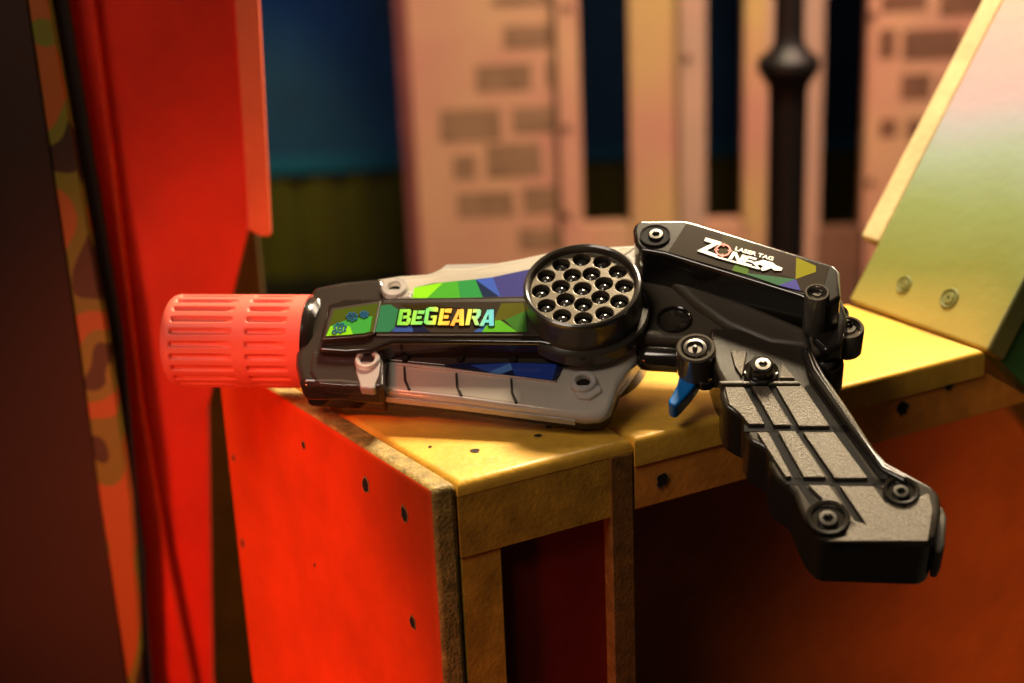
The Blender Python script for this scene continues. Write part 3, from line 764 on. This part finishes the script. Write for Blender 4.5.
# back post behind the notch
post = on_y(243, 330, 1.22)
vert_board('back_post', post.x - 0.07, 1.22, post.x + 0.018, 1.23, 0, onmain(258, 222).z + 0.01, 0.02, mat('brown_post_paint', (0.14, 0.09, 0.025), 0.6, var=0.3, vscale=20), part, PI_)

# --- camouflage board and dark wall further left
def camo():
    m = D.materials.new('camouflage_paint'); m.use_nodes = True
    nt = m.node_tree; b = nt.nodes['Principled BSDF']; b.inputs['Roughness'].default_value = 0.5
    tc = nt.nodes.new('ShaderNodeTexCoord'); n = nt.nodes.new('ShaderNodeTexNoise'); n.inputs['Scale'].default_value = 14; n.inputs['Detail'].default_value = 1
    nt.links.new(tc.outputs['Object'], n.inputs['Vector'])
    r = nt.nodes.new('ShaderNodeValToRGB'); r.color_ramp.interpolation = 'CONSTANT'
    el = r.color_ramp.elements
    cols = [(0, (.02, .012, .006)), (.38, (.14, .13, .01)), (.46, (.34, .08, .012)), (.58, (.16, .14, .012)), (.64, (.02, .012, .006))]
    while len(el) < len(cols): el.new(.5)
    for e_, (p, c) in zip(el, cols): e_.position = p; e_.color = (*c, 1)
    nt.links.new(n.outputs['Fac'], r.inputs['Fac']); nt.links.new(r.outputs['Color'], b.inputs['Base Color'])
    return m
ca = on_y(78, 340, 1.0); cb = on_y(108, 340, 1.0)
cboard = empty('camouflage_board', loc=(ca.x, ca.y, 0)); CBI = Matrix.Translation((-ca.x, -ca.y, 0))
tag(cboard, 'upright board with orange and green camouflage stripes beside the dark wall at far left', 'board')
cut_board('board', [(28, 0), (79, 340), (100, 500), (128, 683)], [(47, 0), (107, 340), (130, 500), (137, 600), (140, 683)], 0.985, 0.012, camo(), cboard, CBI, bevel=0.001)
cut_board('gap_shade_sheet', [(18, 0), (68, 340), (118, 683)], [(66, 0), (122, 340), (150, 683)], 1.0, 0.008, mat('gap_shade_black', (0.008, 0.004, 0.003), 0.8), cboard, CBI)  # black sheet: shade of the gap beside the red strip, put into colour

dark_wall = mat('dark_brown_wall_paint', (0.03, 0.008, 0.002), 0.7, var=0.3, vscale=4)
wl = [on_y(26, 0, 0.985), on_y(77.5, 340, 0.985), on_y(126, 683, 0.985)]
bm = bmesh.new(); extrude(bm, [Vector((wl[0].x, 0.985, 1.6))] + wl + [Vector((wl[-1].x, 0.985, 0)), Vector((-1.1, 0.985, 0)), Vector((-1.1, 0.985, 1.6))], Vector((0, 0.012, 0)))
o = obj('wall_left', bm, dark_wall); o['kind'] = 'structure'

# ================================================================== BACKGROUND PARTITION
YB = 2.6
def bq(pts, y=YB): return [on_y(x, yy_, y) for x, yy_ in pts]
facade = empty('painted_partition', loc=(0.4, YB, 0)); FI = Matrix.Translation((-0.4, -YB, 0))
tag(facade, 'salmon partition of painted brick panels and planks with tall dark openings behind the gun', 'partition')
salmon = patch_mat('salmon_paint', (0.46, 0.21, 0.15), (0.50, 0.30, 0.16), 4.0)
salmon2 = patch_mat('ochre_salmon_paint', (0.45, 0.21, 0.14), (0.46, 0.31, 0.11), 5.0, off=3.1)
pale = patch_mat('pale_grey_plank_paint', (0.36, 0.24, 0.17), (0.44, 0.27, 0.18), 5.0)
magenta = mat('dark_pink_post_paint', (0.16, 0.045, 0.04), 0.6, var=0.3, vscale=6)
brick_a = mat('painted_brick_olive', (0.24, 0.14, 0.075), 0.7, var=0.4, vscale=14)
brick_b = mat('painted_brick_brown', (0.16, 0.075, 0.04), 0.7, var=0.4, vscale=14)
def xz(x, y, yy=YB):
    p = on_y(x, y, yy); return p.x, p.z
def fboard(name, x0, x1, y_ref, zb, zt, m, yy=YB, th=0.03, label=None, bricks=None, bm_mat=None):
    """upright board between two pixel columns taken at one height, built vertical"""
    xa_, xb_ = xz(x0, y_ref, yy)[0], xz(x1, y_ref, yy)[0]
    bm = bmesh.new(); extrude(bm, [Vector((xa_, yy, zb)), Vector((xb_, yy, zb)), Vector((xb_, yy, zt)), Vector((xa_, yy, zt))], Vector((0, th, 0)))
    mats = [m]
    if bricks:
        mats.append(bm_mat)
        for (a, b, c, d) in bricks:
            p, q = on_y(a - 0.5, b + 1.0, yy), on_y(c + 0.5, d - 1.5, yy)
            extrude(bm, [Vector((p.x, yy - 0.0012, p.z)), Vector((q.x, yy - 0.0012, p.z)), Vector((q.x, yy - 0.0012, q.z)), Vector((p.x, yy - 0.0012, q.z))], Vector((0, 0.001, 0)), 1)
    return cobj(name, bm, mats, facade, FI, smooth=False, label=label)
def k7(l): return [(a * .41 + 230, b * .41, c * .41 + 230, d * .41) for a, b, c, d in l]
bl = k7([(600, 158, 735, 222), (772, 150, 800, 215), (512, 265, 662, 345), (690, 260, 792, 325), (545, 378, 600, 440), (625, 350, 760, 432), (555, 470, 692, 530), (715, 455, 800, 522),
         (705, 555, 800, 612), (640, -10, 780, 14), (668, 62, 795, 118), (470, 385, 530, 440), (470, 560, 680, 615), (430, 160, 575, 220), (430, -50, 560, 10)][:11])
ZT = 2.3
fboard('brick_panel', 412, 556, 120, 0, ZT, salmon, bricks=bl, bm_mat=brick_a, label='salmon panel with olive painted bricks')
fboard('edge_post', 401, 413, 120, 0, ZT, magenta, yy=YB - 0.03, th=0.06)
fboard('window_post', 559, 581, 120, 0, ZT, salmon, yy=YB - 0.02, th=0.05)
zs1 = xz(600, 226)[1]
fboard('window_sill', 580, 632, 120, 0, zs1, salmon, th=0.04)
fboard('wide_plank', 630, 682, 110, 0, ZT, salmon2)
fboard('narrow_plank', 681, 706, 110, 0, ZT, pale, yy=YB - 0.02, th=0.05)
zs2 = xz(725, 222)[1]
fboard('window_sill', 704, 746, 110, 0, zs2, salmon, th=0.04)
fboard('ochre_plank', 744, 766, 110, 0, ZT, salmon2)
fboard('plank', 766, 822, 110, 0, ZT, pale, th=0.03)
zs3 = xz(840, 230)[1]
brown = mat('brown_sill_paint', (0.16, 0.08, 0.045), 0.6, var=0.3, vscale=8)
fboard('window_sill', 820, 870, 110, 0, zs3, brown, th=0.04)
def k8(l): return [(a * .453 + 560, b * .453, c * .453 + 560, d * .453) for a, b, c, d in l]
br = k8([(760, 64, 886, 132), (706, 64, 738, 132), (755, 162, 816, 222), (708, 262, 742, 306), (768, 262, 822, 308), (838, 168, 960, 226), (712, -20, 808, 26), (842, -30, 990, 34), (910, 66, 1010, 130)])
fboard('brick_panel', 866, 1085, 110, 0, ZT, salmon, bricks=br, bm_mat=brick_b, label='salmon panel with dark brown painted bricks')

for (x, y, dy) in ((687, 58, .02), (567, 128, .02), (567, 8, .02), (873, 16, 0), (870, 182, 0), (567, 215, .02)):
    p = on_y(x, y, YB - dy)
    bm = bmesh.new(); lathe(bm, [(0, 0.008), (0.003, 0.0075), (0.005, 0.005), (0.0052, 0)], Matrix.Translation(p) @ Matrix.Rotation(math.pi / 2, 4, 'X'), 16)
    cobj('bolt', bm, brown, facade, FI)

# black pole with a collar
YP = 1.95
pc = on_y(787.5, 120, YP)
rp = (on_y(808, 150, YP) - on_y(770, 150, YP)).length / 2
za, zb_, zc, zd, ze, zf = [on_y(788, q, YP).z for q in (92, 84, 72, 60, 50, 42)]
bm = bmesh.new()
lathe(bm, [(0, 0), (0, 0.09), (0.012, 0.09), (0.02, rp * 1.1), (0.03, rp), (za, rp), (zb_, rp * 1.1), (zc, rp * 1.52), (zc + 0.004, rp * 1.6), (zd, rp * 1.6), (zd + 0.004, rp * 1.5), (ze, rp * 1.02), (zf, rp * 0.78), (zf + 0.02, rp * 0.76), (1.5, rp * 0.76), (1.5, 0)],
      Matrix.Translation((0, 0, 0)), 40)
pole = obj('pole', bm, mat('black_pole_paint', (0.006, 0.005, 0.005), 0.45, spec=0.25), None)
pole.location = (pc.x, YP, 0)
tag(pole, 'black upright pole with a flared collar standing behind the gun', 'pole')

# ================================================================== ROOM
YW = 4.2
wb = mat('dark_blue_wall_paint', (0.006, 0.06, 0.16), 0.6, var=0.6, vscale=1.2)
wo = mat('olive_cladding_paint', (0.10, 0.085, 0.008), 0.6, var=0.3, vscale=2)
zmid = on_y(330, 160, YW).z
bm = bmesh.new(); extrude(bm, [Vector((-3, YW, zmid)), Vector((3, YW, zmid)), Vector((3, YW, 2.6)), Vector((-3, YW, 2.6))], Vector((0, 0.05, 0)))
o = obj('wall_back', bm, wb, smooth=False); o['kind'] = 'structure'
bm = bmesh.new()
for i in range(52):                                        # corrugated cladding below the rail
    x = -3 + i * 0.115
    extrude(bm, [Vector((x, YW - 0.03, 0)), Vector((x + 0.06, YW - 0.055, 0)), Vector((x + 0.11, YW - 0.03, 0)), Vector((x + 0.11, YW, 0)), Vector((x, YW, 0))], Z * (zmid - 0.02))
o = obj('trim_1', bm, wo, smooth=False); o['kind'] = 'structure'; o['label'] = 'olive corrugated cladding'
bm = bmesh.new(); extrude(bm, [Vector((-3, YW - 0.07, zmid - 0.02)), Vector((3, YW - 0.07, zmid - 0.02)), Vector((3, YW - 0.07, zmid + 0.015)), Vector((-3, YW - 0.07, zmid + 0.015))], Vector((0, 0.07, 0)))
o = obj('trim_2', bm, mat('blue_rail_paint', (0.01, 0.10, 0.2), 0.4), smooth=False); o['kind'] = 'structure'
bm = bmesh.new(); extrude(bm, [Vector((-3, -1.0, 0)), Vector((3, -1.0, 0)), Vector((3, YW + .05, 0)), Vector((-3, YW + .05, 0))], Vector((0, 0, -0.05)))
o = obj('floor', bm, mat('dark_floor', (0.012, 0.009, 0.005), 0.7, var=0.3, vscale=4), smooth=False); o['kind'] = 'structure'

# ================================================================== LIGHT
def area(name, loc, to, size, power, col, spread=180):
    l = D.lights.new(name, 'AREA'); l.energy = power; l.color = col; l.size = size; l.spread = math.radians(spread)
    o = D.objects.new(name, l); COL.objects.link(o); o.location = loc
    o.rotation_euler = (Vector(to) - Vector(loc)).to_track_quat('-Z', 'Y').to_euler()
    return o
def spot(name, loc, to, power, col, ang=40, blend=0.6, rad=0.05):
    l = D.lights.new(name, 'SPOT'); l.energy = power; l.color = col; l.spot_size = math.radians(ang); l.spot_blend = blend; l.shadow_soft_size = rad
    o = D.objects.new(name, l); COL.objects.link(o); o.location = loc
    o.rotation_euler = (Vector(to) - Vector(loc)).to_track_quat('-Z', 'Y').to_euler()
    return o
area('ceiling_lamp', (0.22, 1.50, 2.08), (0.1, 0.78, 0.9), 0.26, 56, (1.0, 0.80, 0.52))
area('added_rim_light', (0.66, 1.40, 1.70), (0.2, 0.75, 0.9), 0.3, 10, (1.0, 0.82, 0.6))  # added light for bright lines on the grip's right edges
spot('red_spot', (-0.60, 0.22, 0.76), (-0.16, 0.90, 0.72), 31, (1.0, 0.17, 0.06), 48, 1.0, 0.05)
spot('added_red_spot', (-0.50, 0.35, 1.35), (-0.085, 0.80, 0.9), 16, (1.0, 0.12, 0.04), 13, 1.0, 0.03)  # added second red spot, stands in for red bounce on the box top
area('hall_lamp', (0.8, 1.6, 2.1), (0.45, 2.6, 0.7), 0.4, 18, (1.0, 0.64, 0.50), 120)
spot('blue_lamp', (-0.9, 3.3, 1.9), (-0.68, 4.2, 0.75), 24, (0.12, 0.45, 1.0), 30, 1.0, 0.1)
spot('added_olive_spot', (-0.7, 3.4, 1.2), (-0.72, 4.2, 0.3), 32, (1.0, 0.85, 0.3), 42, 1.0, 0.1)  # added yellow spot that brightens the olive cladding at left
area('added_fill_light', (-0.6, 0.0, 2.1), (0.2, 0.8, 0.95), 0.5, 8, (1.0, 0.84, 0.68))  # added fill light for the leaning panel and the front faces
spot('orange_lamp', (0.75, 0.0, 0.75), (0.42, 0.87, 0.67), 17, (1.0, 0.5, 0.2), 28, 1.0, 0.1)

w = D.worlds.new('world'); SC.world = w; w.use_nodes = True
w.node_tree.nodes['Background'].inputs[0].default_value = (0.9, 0.7, 0.55, 1)
w.node_tree.nodes['Background'].inputs[1].default_value = 0.016
vs = SC.view_settings
vs.view_transform = 'Standard'; vs.look = 'None'; vs.exposure = 0.0; vs.gamma = 1.0; vs.use_curve_mapping = False
SC.cycles.use_denoising = True
SC.cycles.max_bounces = 8; SC.cycles.transparent_max_bounces = 16
